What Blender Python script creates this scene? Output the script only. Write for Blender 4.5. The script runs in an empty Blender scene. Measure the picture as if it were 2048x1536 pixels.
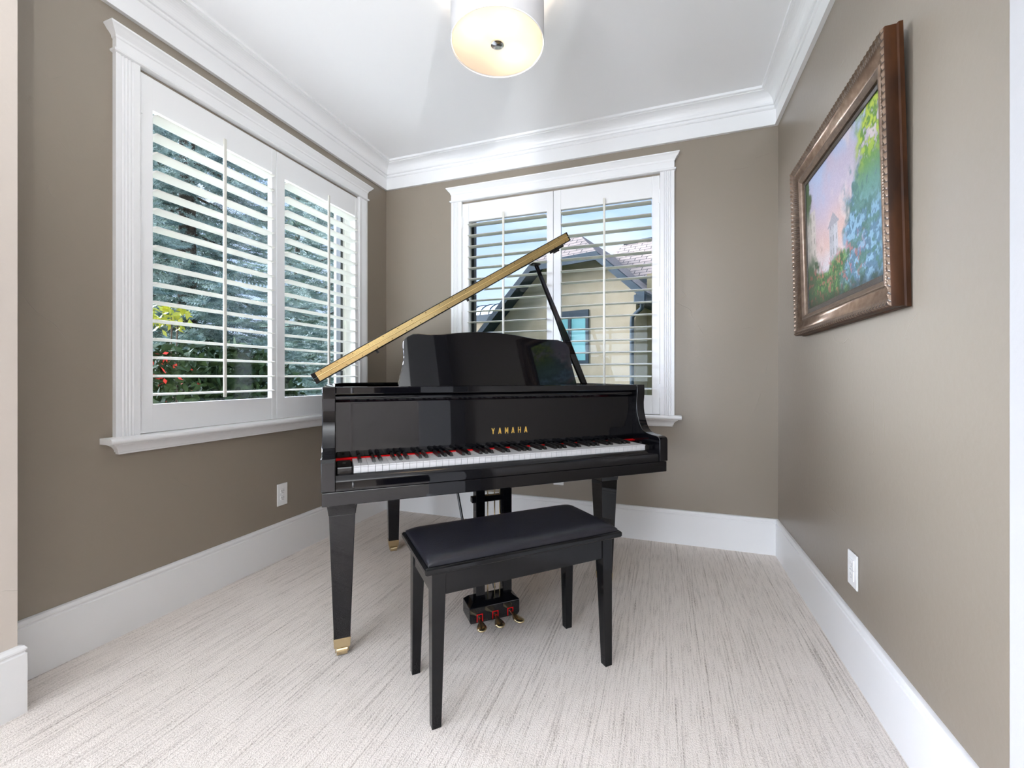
import bpy, bmesh, math, random
import numpy as np
from mathutils import Vector, Matrix
random.seed(7)
scene = bpy.context.scene
COL = scene.collection
PI = math.pi
R = math.radians

# ------------------------------------------------------------------ materials
def nodes(name):
    m = bpy.data.materials.new(name); m.use_nodes = True
    nt = m.node_tree
    return m, nt, nt.nodes['Principled BSDF']

def plain(name, col, rough=.5, metal=0., spec=.5, coat=0., coat_rough=.03):
    m, nt, b = nodes(name)
    b.inputs['Base Color'].default_value = (*col, 1)
    b.inputs['Roughness'].default_value = rough
    b.inputs['Metallic'].default_value = metal
    b.inputs['Specular IOR Level'].default_value = spec
    b.inputs['Coat Weight'].default_value = coat
    b.inputs['Coat Roughness'].default_value = coat_rough
    return m

def N(nt, t, **kw):
    n = nt.nodes.new(t)
    for k, v in kw.items():
        if k in n.inputs: n.inputs[k].default_value = v
        else: setattr(n, k, v)
    return n

def noisy(name, c0, c1, scale, rough=.5, spec=.5, stretch=(1, 1, 1), bump=0., bump_scale=None, detail=4., lo=.35, hi=.65, metal=0., coat=0.):
    m, nt, b = nodes(name)
    L = nt.links.new
    tc = N(nt, 'ShaderNodeTexCoord'); mp = N(nt, 'ShaderNodeMapping')
    mp.inputs['Scale'].default_value = stretch
    L(tc.outputs['Object'], mp.inputs['Vector'])
    no = N(nt, 'ShaderNodeTexNoise'); no.inputs['Scale'].default_value = scale; no.inputs['Detail'].default_value = detail
    L(mp.outputs[0], no.inputs['Vector'])
    cr = N(nt, 'ShaderNodeValToRGB')
    cr.color_ramp.elements[0].position = lo; cr.color_ramp.elements[0].color = (*c0, 1)
    cr.color_ramp.elements[1].position = hi; cr.color_ramp.elements[1].color = (*c1, 1)
    L(no.outputs['Fac'], cr.inputs['Fac']); L(cr.outputs[0], b.inputs['Base Color'])
    b.inputs['Roughness'].default_value = rough; b.inputs['Specular IOR Level'].default_value = spec
    b.inputs['Metallic'].default_value = metal; b.inputs['Coat Weight'].default_value = coat
    if bump:
        n2 = no
        if bump_scale:
            n2 = N(nt, 'ShaderNodeTexNoise'); n2.inputs['Scale'].default_value = bump_scale; n2.inputs['Detail'].default_value = 3
            L(mp.outputs[0], n2.inputs['Vector'])
        bp = N(nt, 'ShaderNodeBump'); bp.inputs['Strength'].default_value = 1; bp.inputs['Distance'].default_value = bump
        L(n2.outputs['Fac'], bp.inputs['Height']); L(bp.outputs[0], b.inputs['Normal'])
    return m

def wall_paint(name, col, rough=.36, spec=.6):
    """eggshell paint over hand trowelled plaster: fine orange peel plus sparse trowel ridges"""
    m, nt, b = nodes(name); L = nt.links.new
    b.inputs['Base Color'].default_value = (*col, 1)
    b.inputs['Roughness'].default_value = rough; b.inputs['Specular IOR Level'].default_value = spec
    tc = N(nt, 'ShaderNodeTexCoord')
    n1 = N(nt, 'ShaderNodeTexNoise'); n1.inputs['Scale'].default_value = 55; n1.inputs['Detail'].default_value = 3
    L(tc.outputs['Object'], n1.inputs['Vector'])
    v = N(nt, 'ShaderNodeTexNoise'); v.inputs['Scale'].default_value = 2.2; v.inputs['Detail'].default_value = 1.5; v.inputs['Distortion'].default_value = 1.2
    L(tc.outputs['Object'], v.inputs['Vector'])
    # thin ridge where the low noise crosses a value, kept only in sparse patches
    sb = N(nt, 'ShaderNodeMath', operation='SUBTRACT'); sb.inputs[1].default_value = .5; L(v.outputs['Fac'], sb.inputs[0])
    ab = N(nt, 'ShaderNodeMath', operation='ABSOLUTE'); L(sb.outputs[0], ab.inputs[0])
    rg = N(nt, 'ShaderNodeMapRange'); rg.inputs['From Min'].default_value = 0; rg.inputs['From Max'].default_value = .004
    rg.inputs['To Min'].default_value = 1; rg.inputs['To Max'].default_value = 0; L(ab.outputs[0], rg.inputs['Value'])
    pt = N(nt, 'ShaderNodeTexNoise'); pt.inputs['Scale'].default_value = 4.5; pt.inputs['Detail'].default_value = 2
    L(tc.outputs['Object'], pt.inputs['Vector'])
    pr = N(nt, 'ShaderNodeMapRange'); pr.inputs['From Min'].default_value = .58; pr.inputs['From Max'].default_value = .66
    L(pt.outputs['Fac'], pr.inputs['Value'])
    mu = N(nt, 'ShaderNodeMath', operation='MULTIPLY'); L(rg.outputs[0], mu.inputs[0]); L(pr.outputs[0], mu.inputs[1])
    m1 = N(nt, 'ShaderNodeMath', operation='MULTIPLY'); m1.inputs[1].default_value = .25; L(n1.outputs['Fac'], m1.inputs[0])
    m3 = N(nt, 'ShaderNodeMath', operation='MULTIPLY'); m3.inputs[1].default_value = .5; L(mu.outputs[0], m3.inputs[0])
    ad = N(nt, 'ShaderNodeMath', operation='ADD'); L(m1.outputs[0], ad.inputs[0]); L(m3.outputs[0], ad.inputs[1])
    bp = N(nt, 'ShaderNodeBump'); bp.inputs['Distance'].default_value = .0022; bp.inputs['Strength'].default_value = .8
    L(ad.outputs[0], bp.inputs['Height']); L(bp.outputs[0], b.inputs['Normal'])
    return m

def carpet_mat():
    """cut and loop carpet: broken dark lines running along Y in a pale ground"""
    m, nt, b = nodes('patterned_carpet'); L = nt.links.new
    tc = N(nt, 'ShaderNodeTexCoord')
    def noise(sx, sy, sc, det=2.):
        mp = N(nt, 'ShaderNodeMapping'); mp.inputs['Scale'].default_value = (sx, sy, 1); L(tc.outputs['Object'], mp.inputs['Vector'])
        n = N(nt, 'ShaderNodeTexNoise'); n.inputs['Scale'].default_value = sc; n.inputs['Detail'].default_value = det
        L(mp.outputs[0], n.inputs['Vector']); return n.outputs['Fac']
    def mathn(op, a, c):
        q = N(nt, 'ShaderNodeMath', operation=op)
        for i, x in enumerate((a, c)):
            if isinstance(x, (int, float)): q.inputs[i].default_value = x
            else: L(x, q.inputs[i])
        return q.outputs[0]
    def ramp(x, a, c):
        r = N(nt, 'ShaderNodeMapRange'); r.inputs['From Min'].default_value = a; r.inputs['From Max'].default_value = c
        L(x, r.inputs['Value']); return r.outputs[0]
    line = ramp(noise(1, .016, 120, 1.5), .53, .64)        # thin dark rows, half a metre long, a few cm apart
    fine = ramp(noise(1, .05, 170, 1.), .48, .66)           # fainter, shorter rows between them
    dash = ramp(noise(1, .5, 240, 2.), .36, .60)          # broken stitches in the rows
    zone = ramp(noise(1, .05, 16, 2.), .38, .66)           # groups of rows
    tuft = noise(1, .8, 290, 2.)
    s = mathn('MULTIPLY', mathn('MULTIPLY', line, mathn('ADD', mathn('MULTIPLY', dash, .6), .35)), mathn('ADD', mathn('MULTIPLY', zone, .5), .15))
    s = mathn('ADD', s, mathn('MULTIPLY', mathn('MULTIPLY', fine, dash), .42))
    s = mathn('ADD', s, mathn('MULTIPLY', ramp(tuft, .46, .80), .42))
    cr = N(nt, 'ShaderNodeValToRGB')
    cr.color_ramp.elements[0].position = 0.02; cr.color_ramp.elements[0].color = (.85, .785, .735, 1)
    cr.color_ramp.elements[1].position = .95; cr.color_ramp.elements[1].color = (.44, .385, .345, 1)
    L(s, cr.inputs['Fac']); L(cr.outputs[0], b.inputs['Base Color'])
    b.inputs['Roughness'].default_value = 1; b.inputs['Specular IOR Level'].default_value = .05
    bp = N(nt, 'ShaderNodeBump'); bp.inputs['Distance'].default_value = .003; bp.inputs['Strength'].default_value = .7; bp.invert = True
    L(mathn('ADD', s, mathn('MULTIPLY', tuft, .6)), bp.inputs['Height']); L(bp.outputs[0], b.inputs['Normal'])
    return m

def translucent(name, col, trans=.6):
    m = bpy.data.materials.new(name); m.use_nodes = True; nt = m.node_tree; nt.nodes.clear(); L = nt.links.new
    o = N(nt, 'ShaderNodeOutputMaterial'); mx = N(nt, 'ShaderNodeMixShader'); mx.inputs[0].default_value = trans
    d = N(nt, 'ShaderNodeBsdfDiffuse'); d.inputs[0].default_value = (*col, 1)
    t = N(nt, 'ShaderNodeBsdfTranslucent'); t.inputs[0].default_value = (*col, 1)
    L(d.outputs[0], mx.inputs[1]); L(t.outputs[0], mx.inputs[2]); L(mx.outputs[0], o.inputs[0])
    return m

def pane_mat(name, tint, refl=.06):
    m = bpy.data.materials.new(name); m.use_nodes = True; nt = m.node_tree; nt.nodes.clear(); L = nt.links.new
    o = N(nt, 'ShaderNodeOutputMaterial'); mx = N(nt, 'ShaderNodeMixShader')
    t = N(nt, 'ShaderNodeBsdfTransparent'); t.inputs[0].default_value = (*tint, 1)
    g = N(nt, 'ShaderNodeBsdfGlossy'); g.inputs['Roughness'].default_value = 0.0
    fr = N(nt, 'ShaderNodeFresnel'); fr.inputs['IOR'].default_value = 1.2
    L(fr.outputs[0], mx.inputs[0]); L(t.outputs[0], mx.inputs[1]); L(g.outputs[0], mx.inputs[2]); L(mx.outputs[0], o.inputs[0])
    return m

def emit(name, col, s):
    m = bpy.data.materials.new(name); m.use_nodes = True; nt = m.node_tree; nt.nodes.clear()
    o = N(nt, 'ShaderNodeOutputMaterial'); e = N(nt, 'ShaderNodeEmission'); e.inputs[0].default_value = (*col, 1); e.inputs[1].default_value = s
    nt.links.new(e.outputs[0], o.inputs[0]); return m

def shingle_mat(name, swap):
    m, nt, b = nodes(name); L = nt.links.new
    tc = N(nt, 'ShaderNodeTexCoord'); sp = N(nt, 'ShaderNodeSeparateXYZ'); cb = N(nt, 'ShaderNodeCombineXYZ')
    L(tc.outputs['Object'], sp.inputs[0])
    L(sp.outputs['Y' if swap else 'X'], cb.inputs[0])
    zz = N(nt, 'ShaderNodeMath', operation='MULTIPLY'); zz.inputs[1].default_value = 1.45; L(sp.outputs['Z'], zz.inputs[0]); L(zz.outputs[0], cb.inputs[1])
    br = N(nt, 'ShaderNodeTexBrick'); br.inputs['Scale'].default_value = 1; br.inputs['Mortar Size'].default_value = .010
    br.inputs['Brick Width'].default_value = .30; br.inputs['Row Height'].default_value = .13
    br.inputs['Color1'].default_value = (.26, .195, .160, 1); br.inputs['Color2'].default_value = (.18, .14, .12, 1); br.inputs['Mortar'].default_value = (.03, .026, .026, 1)
    L(cb.outputs[0], br.inputs['Vector']); L(br.outputs['Color'], b.inputs['Base Color'])
    b.inputs['Roughness'].default_value = .9; b.inputs['Specular IOR Level'].default_value = .1
    return m

def paint_canvas():
    m, nt, b = nodes('oil_painting'); L = nt.links.new
    at = N(nt, 'ShaderNodeVertexColor'); at.layer_name = 'paint'
    L(at.outputs['Color'], b.inputs['Base Color'])
    tc = N(nt, 'ShaderNodeTexCoord'); n = N(nt, 'ShaderNodeTexNoise'); n.inputs['Scale'].default_value = 160; L(tc.outputs['Object'], n.inputs['Vector'])
    bp = N(nt, 'ShaderNodeBump'); bp.inputs['Distance'].default_value = .0008; L(n.outputs['Fac'], bp.inputs['Height']); L(bp.outputs[0], b.inputs['Normal'])
    b.inputs['Roughness'].default_value = .42
    return m

M = {}
M['taupe'] = wall_paint('taupe_wall_paint', (.245, .206, .163))
M['cream'] = wall_paint('cream_wall_paint', (.58, .52, .465), .55, .3)
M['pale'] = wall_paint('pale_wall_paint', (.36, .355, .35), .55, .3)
M['ceil'] = plain('ceiling_paint', (.87, .87, .875), .9, spec=.1)
M['trim'] = plain('white_trim_paint', (.82, .82, .825), .32, spec=.45)
M['louver'] = plain('shutter_paint', (.68, .665, .605), .3, spec=.4)
M['plate'] = plain('white_plastic', (.86, .86, .86), .25)
M['slot'] = plain('dark_slot', (.02, .02, .02), .6)
M['carpet'] = carpet_mat()
M['black'] = plain('piano_black_lacquer', (.003, .003, .0042), .03, spec=.44)
M['satin_black'] = plain('satin_black', (.006, .006, .007), .3)
M['bench_black'] = plain('bench_black_lacquer', (.006, .006, .0065), .10, spec=.22)
M['leather'] = noisy('black_leather', (.006, .006, .010), (.010, .010, .016), 30, rough=.33, spec=.5, bump=.0004, bump_scale=260)
M['ivory'] = plain('white_key', (.60, .60, .61), .22)
M['ebony'] = plain('black_key', (.006, .006, .006), .28)
M['felt'] = plain('red_felt', (.55, .004, .006), .9, spec=.1)
M['brass'] = plain('polished_brass', (.82, .62, .30), .22, metal=1.)
M['old_brass'] = plain('aged_brass', (.66, .53, .32), .26, metal=1.)
M['screw'] = plain('dark_brass_screw', (.12, .08, .03), .4, metal=1.)
M['goldink'] = plain('gold_lettering', (.75, .50, .12), .3, metal=.8)
M['iron'] = plain('gold_iron_plate', (.60, .42, .16), .35, metal=.7)
M['spruce_wood'] = noisy('soundboard_spruce', (.45, .27, .12), (.55, .35, .17), 3, stretch=(1, 20, 1))
M['nickel'] = plain('brushed_nickel', (.75, .72, .69), .18, metal=1.)
M['shade'] = translucent('white_linen_shade', (.52, .52, .535), .12)
M['diffuser'] = translucent('frosted_diffuser', (.68, .635, .575), .62)
M['bulb'] = emit('warm_bulb', (1., .84, .62), 5)
M['frame_wood'] = noisy('red_brown_wood', (.022, .008, .003), (.075, .027, .009), 14, rough=.45, spec=.18, stretch=(1, 1, .3))
M['frame_bronze'] = noisy('bronze_leaf', (.13, .085, .058), (.20, .140, .098), 40, rough=.3, metal=.6)
M['frame_groove'] = plain('groove_shade', (.035, .020, .012), .45)  # shade in the flute valleys and rope, put into the colour
M['frame_dark'] = plain('dark_liner', (.02, .014, .010), .25, coat=.4)
M['canvas'] = paint_canvas()
M['sash'] = plain('cream_sash', (.74, .73, .66), .4)
M['bronze_sash'] = plain('dark_bronze_sash', (.016, .019, .018), .4)
M['glass'] = pane_mat('window_glass', (.935, .97, .985))
M['stucco'] = noisy('tan_stucco', (.27, .213, .14), (.31, .25, .172), 3, rough=.95, spec=.1, bump=.004, bump_scale=60)
M['stucco_warm'] = noisy('yellow_tan_stucco', (.26, .20, .108), (.29, .232, .133), 3, rough=.95, spec=.1, bump=.004, bump_scale=60)
M['slate'] = plain('slate_blue_trim', (.022, .032, .039), .6, spec=.2)
M['shingle_s'] = shingle_mat('asphalt_shingle_front', False)
M['shingle_d'] = shingle_mat('asphalt_shingle_side', True)
M['metal_roof'] = plain('pale_metal_roof', (.62, .66, .70), .35, metal=.5)
M['teal_glass'] = plain('teal_window_glass', (.14, .30, .29), .08, spec=.6)
M['lawn'] = noisy('lawn', (.05, .09, .03), (.10, .15, .05), 8, rough=1, spec=.05)
M['mulch'] = noisy('dark_mulch', (.02, .015, .012), (.06, .045, .035), 25, rough=1, spec=.05)
M['needle'] = noisy('spruce_needles', (.06, .11, .095), (.36, .43, .38), 5, rough=.6, spec=.3)
M['needle_green'] = noisy('green_spruce_needles', (.045, .09, .06), (.25, .33, .23), 5, rough=.6, spec=.3)
M['bark'] = noisy('spruce_bark', (.05, .035, .025), (.13, .10, .075), 14, rough=.95, spec=.1, bump=.01)
M['yellow_leaf'] = noisy('yellow_green_leaf', (.22, .26, .02), (.42, .40, .03), 9, rough=.5)
M['red_flower'] = plain('red_flower', (.60, .035, .02), .6)
M['shrub_leaf'] = noisy('dark_shrub_leaf', (.012, .025, .010), (.045, .075, .022), 6, rough=.8, spec=.15)
M['dark_wood'] = noisy('dark_hall_wood', (.02, .012, .008), (.05, .03, .02), 5, rough=.4)

# ------------------------------------------------------------------ mesh builder
class MB:
    def __init__(s): s.v = []; s.f = []; s.m = []
    def add(s, vs, fs, mi=0):
        o = len(s.v); s.v += [tuple(p) for p in vs]
        s.f += [tuple(i + o for i in f) for f in fs]; s.m += [mi] * len(fs); return s
    def box(s, x0, x1, y0, y1, z0, z1, mi=0):
        return s.add([(x0, y0, z0), (x1, y0, z0), (x1, y1, z0), (x0, y1, z0), (x0, y0, z1), (x1, y0, z1), (x1, y1, z1), (x0, y1, z1)],
                     [(0, 3, 2, 1), (4, 5, 6, 7), (0, 1, 5, 4), (1, 2, 6, 5), (2, 3, 7, 6), (3, 0, 4, 7)], mi)
    def loft(s, rings, caps=True, closed=True, mi=0):
        n = len(rings[0]); vs = [p for r in rings for p in r]; fs = []
        for k in range(len(rings) - 1):
            for i in range(n if closed else n - 1):
                j = (i + 1) % n
                fs.append((k * n + i, k * n + j, (k + 1) * n + j, (k + 1) * n + i))
        if caps:
            fs.append(tuple(reversed(range(n)))); fs.append(tuple((len(rings) - 1) * n + i for i in range(n)))
        return s.add(vs, fs, mi)
    def prism(s, poly, ax, a, b, mi=0):
        """poly of 2D points; ax 'x': poly is (y,z); 'y': (x,z); 'z': (x,y)"""
        def P(p, t): return {'x': (t, p[0], p[1]), 'y': (p[0], t, p[1]), 'z': (p[0], p[1], t)}[ax]
        return s.loft([[P(p, a) for p in poly], [P(p, b) for p in poly]], mi=mi)
    def tube(s, pts, rad, n=12, mi=0, caps=True):
        pts = [Vector(p) for p in pts]; rings = []
        if not hasattr(rad, '__len__'): rad = [rad] * len(pts)
        up = None
        for i, p in enumerate(pts):
            d = (pts[min(i + 1, len(pts) - 1)] - pts[max(i - 1, 0)]).normalized()
            if up is None: up = d.orthogonal().normalized()
            up = (up - d * up.dot(d)).normalized(); w = d.cross(up)
            rings.append([tuple(p + (up * math.cos(2 * PI * k / n) + w * math.sin(2 * PI * k / n)) * rad[i]) for k in range(n)])
        return s.loft(rings, caps, mi=mi)
    def lathe(s, prof, c=(0, 0, 0), n=48, mi=0, caps=True):
        rings = [[(c[0] + r * math.cos(2 * PI * k / n), c[1] + r * math.sin(2 * PI * k / n), c[2] + z) for k in range(n)] for r, z in prof]
        return s.loft(rings, caps, mi=mi)
    def ell(s, c, r, nu=16, nv=10, mi=0):
        rings = []
        for j in range(nv + 1):
            t = -PI / 2 + PI * j / nv; q = max(math.cos(t), .002)
            rings.append([(c[0] + r[0] * q * math.cos(2 * PI * k / nu), c[1] + r[1] * q * math.sin(2 * PI * k / nu), c[2] + r[2] * math.sin(t)) for k in range(nu)])
        return s.loft(rings, True, mi=mi)
    def map(s, fn): s.v = [fn(*p) for p in s.v]; return s
    def build(s, name, mat, parent=None, bevel=0., smooth=None, seg=2):
        me = bpy.data.meshes.new(name)
        me.from_pydata(s.v, [], s.f); me.update()
        bm = bmesh.new(); bm.from_mesh(me); bmesh.ops.recalc_face_normals(bm, faces=bm.faces); bm.to_mesh(me); bm.free()
        mats = mat if isinstance(mat, (list, tuple)) else [mat]
        for q in mats: me.materials.append(q)
        if len(mats) > 1: me.polygons.foreach_set('material_index', s.m)
        if smooth is not None:
            me.polygons.foreach_set('use_smooth', [True] * len(me.polygons)); me.set_sharp_from_angle(angle=R(smooth))
        o = bpy.data.objects.new(name, me); COL.objects.link(o)
        if parent is not None: o.parent = parent
        if bevel:
            b = o.modifiers.new('edge', 'BEVEL'); b.width = bevel; b.segments = seg; b.limit_method = 'ANGLE'; b.angle_limit = R(40)
        return o

def empty(name, loc=(0, 0, 0), rot=(0, 0, 0)):
    o = bpy.data.objects.new(name, None); COL.objects.link(o); o.location = loc; o.rotation_euler = rot; o.empty_display_size = .1
    return o
def tag(o, label, cat, group=None, kind=None):
    o['label'] = label; o['category'] = cat
    if group: o['group'] = group
    if kind: o['kind'] = kind
    return o
def struct(o, label, cat):
    o['kind'] = 'structure'; o['label'] = label; o['category'] = cat; return o

# ------------------------------------------------------------------ camera
FPX, CX, HY, H = 860., 1024., 754., 1.055
YAW = math.atan(302 / 860)
cam = bpy.data.cameras.new('camera'); co = bpy.data.objects.new('camera', cam); COL.objects.link(co)
cam.sensor_width = 36; cam.lens = FPX / 2048 * 36
cam.shift_y = (HY - 768) / 2048
cam.clip_start = .02; cam.clip_end = 200
co.location = (0, 0, H); co.rotation_euler = (R(90), 0, YAW)
scene.camera = co

# ------------------------------------------------------------------ room shell
XL, XR, YB, ZC = -2.098, .643, 2.925, 2.74
YJ = .757                       # where the alcove opens to the larger room
JL, JR = -1.906, .434           # faces of the two entry walls
TH = .2
WIN1 = (1.190, 2.578, .812, 2.352)   # along Y on the left wall
WIN2 = (-1.419, -.018, .812, 2.352)  # along X on the back wall

def left(s, o, z): return (XL + o, s, z)
def back(s, o, z): return (s, YB - o, z)

def holed(a, b, w, fn, zt=ZC):
    q = MB()
    q.box(a, w[0], -TH, 0, 0, zt).box(w[1], b, -TH, 0, 0, zt).box(w[0], w[1], -TH, 0, 0, w[2]).box(w[0], w[1], -TH, 0, w[3], zt)
    return q.map(fn)
struct(holed(YJ, YB + TH, WIN1, left).build('wall_left', M['taupe']), 'taupe plastered wall with the wider window on the left', 'wall')
struct(holed(XL, XR, WIN2, back).build('wall_back', M['taupe']), 'taupe plastered back wall behind the piano', 'wall')
struct(MB().box(XR, XR + TH, YJ, YB + TH, 0, ZC).build('wall_right', M['taupe']), 'taupe plastered wall on the right carrying the painting', 'wall')
BX0, BX1, BY0 = -3.7, 3.1, -4.7
struct(MB().box(BX0, JL, .45, YJ, 0, ZC).build('wall_front_left', M['cream']), 'cream wall end at the left edge of the alcove', 'wall')
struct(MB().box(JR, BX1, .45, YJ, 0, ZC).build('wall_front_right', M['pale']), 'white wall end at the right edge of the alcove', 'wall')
struct(MB().box(BX0 - .3, BX1 + 2.5, BY0 - .3, YB + TH, -.12, 0).build('floor', M['carpet']), 'cream carpet with fine broken grey lines', 'floor')
struct(MB().box(BX0 - .5, BX1 + 2.5, BY0 - 1.5, YJ, ZC, ZC + .25).box(XL - TH - .05, BX1 + 2.5, YJ, YB + TH + .05, ZC, ZC + .25).build('ceiling', M['ceil']), 'smooth white ceiling', 'ceiling')
# the larger room behind the camera
fill_openings = [(-4.1, -2.8), (-2.4, -.85)]  # unseen side openings, added to let in fill light
struct(MB().box(BX0, -2.9, BY0 - .2, BY0, 0, ZC).box(-.3, BX1, BY0 - .2, BY0, 0, ZC).box(-2.9, -.3, BY0 - .2, BY0, 2.3, ZC).build('wall_rear', M['taupe']), 'taupe rear wall of the larger room with a wide opening added for fill light', 'wall')
rw = MB()
for a, b in ((BY0, -4.1), (-2.8, -2.4), (-.85, .757)): rw.box(BX0 - .2, BX0, a, b, 0, ZC)
for a, b in fill_openings: rw.box(BX0 - .2, BX0, a, b, 0, .6).box(BX0 - .2, BX0, a, b, 2.3, ZC)
struct(rw.build('wall_rear_left', M['taupe']), 'taupe left wall of the larger room with two openings added for fill light', 'wall')
rr = MB().box(BX1, BX1 + .15, -.3, .45, 0, ZC).box(BX1, BX1 + .15, BY0, -2.6, 0, ZC).box(BX1, BX1 + .15, -2.6, -.3, 2.15, ZC)
struct(rr.build('wall_rear_right', M['taupe']), 'taupe right wall of the larger room with a wide doorway', 'wall')
hall = MB().box(BX1 + 2.2, BX1 + 2.35, -3.2, .3, 0, ZC).box(BX1 + .15, BX1 + 2.35, -3.35, -3.2, 0, ZC).box(BX1 + .15, BX1 + 2.35, .3, .45, 0, ZC)
struct(MB().box(BX1 + .02, BX1 + 2.2, -3.2, .3, 0, .006).build('floor_hall', M['dark_wood']), 'dark wood floor of the hall beyond the doorway', 'floor')
struct(hall.build('wall_hall', M['dark_wood']), 'dark panelled hall beyond the doorway', 'wall')

# ---- mouldings, mitred at the inner corners
def sweep(prof, p0, p1, nrm, m0, m1):
    p0, p1, nrm = Vector(p0), Vector(p1), Vector(nrm); d = (p1 - p0).normalized(); q = MB()
    rings = []
    for p, m in ((p0, m0), (p1, -m1)):
        rings.append([tuple(Vector((*(p + nrm * o + d * o * m), z))) for o, z in prof])
    return q.loft(rings)
BASE = [(0, 0), (.016, 0), (.016, .186), (.012, .189), (.012, .194), (.016, .197), (.016, .203), (.011, .211), (.004, .214), (0, .214)]
cove = [(.034 + .056 * (1 - math.cos(t)), 2.672 + .048 * math.sin(t)) for t in [PI / 2 * k / 8 for k in range(9)]]
CROWN = [(0, 2.545), (.020, 2.545), (.020, 2.558), (.014, 2.5605), (.014, 2.638), (.022, 2.640), (.026, 2.645), (.026, 2.651), (.020, 2.655), (.020, 2.660), (.030, 2.662), (.033, 2.669)] + cove + [(.090, 2.7235), (.096, 2.7235), (.104, 2.7255), (.104, ZC), (0, ZC)]
paths = [('left', (XL, YJ), (XL, YB), (1, 0), 1, 1), ('back', (XL, YB), (XR, YB), (0, -1), 1, 1), ('right', (XR, YB), (XR, YJ), (-1, 0), 1, 1)]
for k, (nm, a, b, n, m0, m1) in enumerate(paths):
    o = sweep(BASE, a, b, n, m0, m1).build('baseboard_' + nm, M['trim'], smooth=25); struct(o, 'tall white baseboard along the %s wall' % nm, 'baseboard')
    o = sweep(CROWN, a, b, n, m0, m1).build('trim_%d' % (k + 1), M['trim']); struct(o, 'deep white crown moulding over the %s wall' % nm, 'crown moulding')
# baseboard wrapping the two entry wall ends
q = sweep(BASE, (XL, YJ), (JL, YJ), (0, 1), 1, -1); q2 = sweep(BASE, (JL, YJ), (JL, .45), (1, 0), -1, -1)
q.add(q2.v, q2.f); struct(q.build('baseboard_front_left', M['trim'], smooth=25), 'white baseboard around the cream wall end', 'baseboard')
q = sweep(BASE, (JR, YJ), (XR, YJ), (0, 1), -1, 1); q2 = sweep(BASE, (JR, .45), (JR, YJ), (-1, 0), -1, -1)
q.add(q2.v, q2.f); struct(q.build('baseboard_front_right', M['trim'], smooth=25), 'white baseboard around the white wall end', 'baseboard')

# ------------------------------------------------------------------ windows
def make_window(idx, w, fn, label):
    s0, s1, z0, z1 = w; cw = .086
    root = empty('window_%d' % idx); struct(root, label, 'window')
    T = M['trim']
    # fluted side casings
    for a, sg in ((s0, -1), (s1, 1)):
        pr = [(0, 0), (0, .022), (.020, .022)]
        x = .024
        for k in range(4):
            pr += [(x, .022), (x + .003, .0165), (x + .0065, .0165), (x + .0095, .022)]; x += .0118
        pr += [(cw, .022), (cw, 0)]
        poly = [(a + sg * p, o) for p, o in pr]
        MB().prism(poly, 'z', z0, z1 + .012).map(fn).build('side_casing', T, root)
    e0, e1 = s0 - cw, s1 + cw
    # head: bead, frieze, flared cap with returned ends
    def ret(prof, base=.0):
        q = MB(); rings = []
        for o, z in prof:
            x = o - base
            rings.append([(e0 - x, 0, z), (e0 - x, o, z), (e1 + x, o, z), (e1 + x, 0, z)])
        return q.loft(rings).map(fn)
    zt = z1 + .012
    ret([(.024, zt), (.032, zt + .003), (.034, zt + .008), (.032, zt + .013), (.024, zt + .016), (.024, zt + .056), (.028, zt + .060), (.029, zt + .068), (.036, zt + .077), (.045, zt + .086), (.050, zt + .094), (.054, zt + .097), (.054, zt + .104)], .024).build('head_casing', T, root, smooth=25)
    # stool and apron
    st = [(0, z0 - .024), (.066, z0 - .024), (.074, z0 - .018), (.076, z0 - .011), (.073, z0 - .003), (.066, z0), (0, z0)]
    MB().prism(st, 'x', e0 - .042, e1 + .042).map(fn).build('stool', T, root, smooth=40)
    zb = z0 - .024
    ret([(.014, zb - .048), (.020, zb - .046), (.020, zb - .040), (.024, zb - .037), (.026, zb - .028), (.034, zb - .016), (.046, zb - .008), (.050, zb - .006), (.050, zb)], .030).build('apron', T, root, smooth=25)
    # jamb lining the opening, then sash, gasket and glass
    j = MB(); t = .012
    for (a, b, c, d) in ((s0, s0 + t, z0, z1), (s1 - t, s1, z0, z1), (s0 + t, s1 - t, z0, z0 + t), (s0 + t, s1 - t, z1 - t, z1)): j.box(a, b, -TH, -.032, c, d)
    j.map(fn).build('jamb', M['sash'], root)
    def ring(name, inset, wd, o0, o1, mat):
        a, b, c, d = s0 + inset, s1 - inset, z0 + inset, z1 - inset; q = MB()
        q.box(a, a + wd, o0, o1, c, d).box(b - wd, b, o0, o1, c, d).box(a + wd, b - wd, o0, o1, c, c + wd).box(a + wd, b - wd, o0, o1, d - wd, d)
        return q.map(fn).build(name, mat, root)
    ring('sash', .0125, .010, -.155, -.095, M['sash'])
    ring('gasket', .0225, .023, -.150, -.110, M['bronze_sash'])
    MB().box(s0 + .0455, s1 - .0455, -.136, -.131, z0 + .0455, z1 - .0455).map(fn).build('glass_pane', M['glass'], root)
    return root
make_window(1, WIN1, left, 'white cased window in the left wall, looking onto spruce trees')
make_window(2, WIN2, back, 'white cased window in the back wall, looking onto a neighbouring gable')

# ---- plantation shutters
PITCH = .0808; NL = 16
def louver_mesh(length, tilt):
    ring = []
    for k in range(16):
        t = 2 * PI * k / 16
        o, z = .0425 * math.cos(t), .0055 * math.sin(t)
        ring.append((o * math.cos(tilt) - z * math.sin(tilt), o * math.sin(tilt) + z * math.cos(tilt)))
    return MB().loft([[(0, o, z) for o, z in ring], [(length, o, z) for o, z in ring]])

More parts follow.
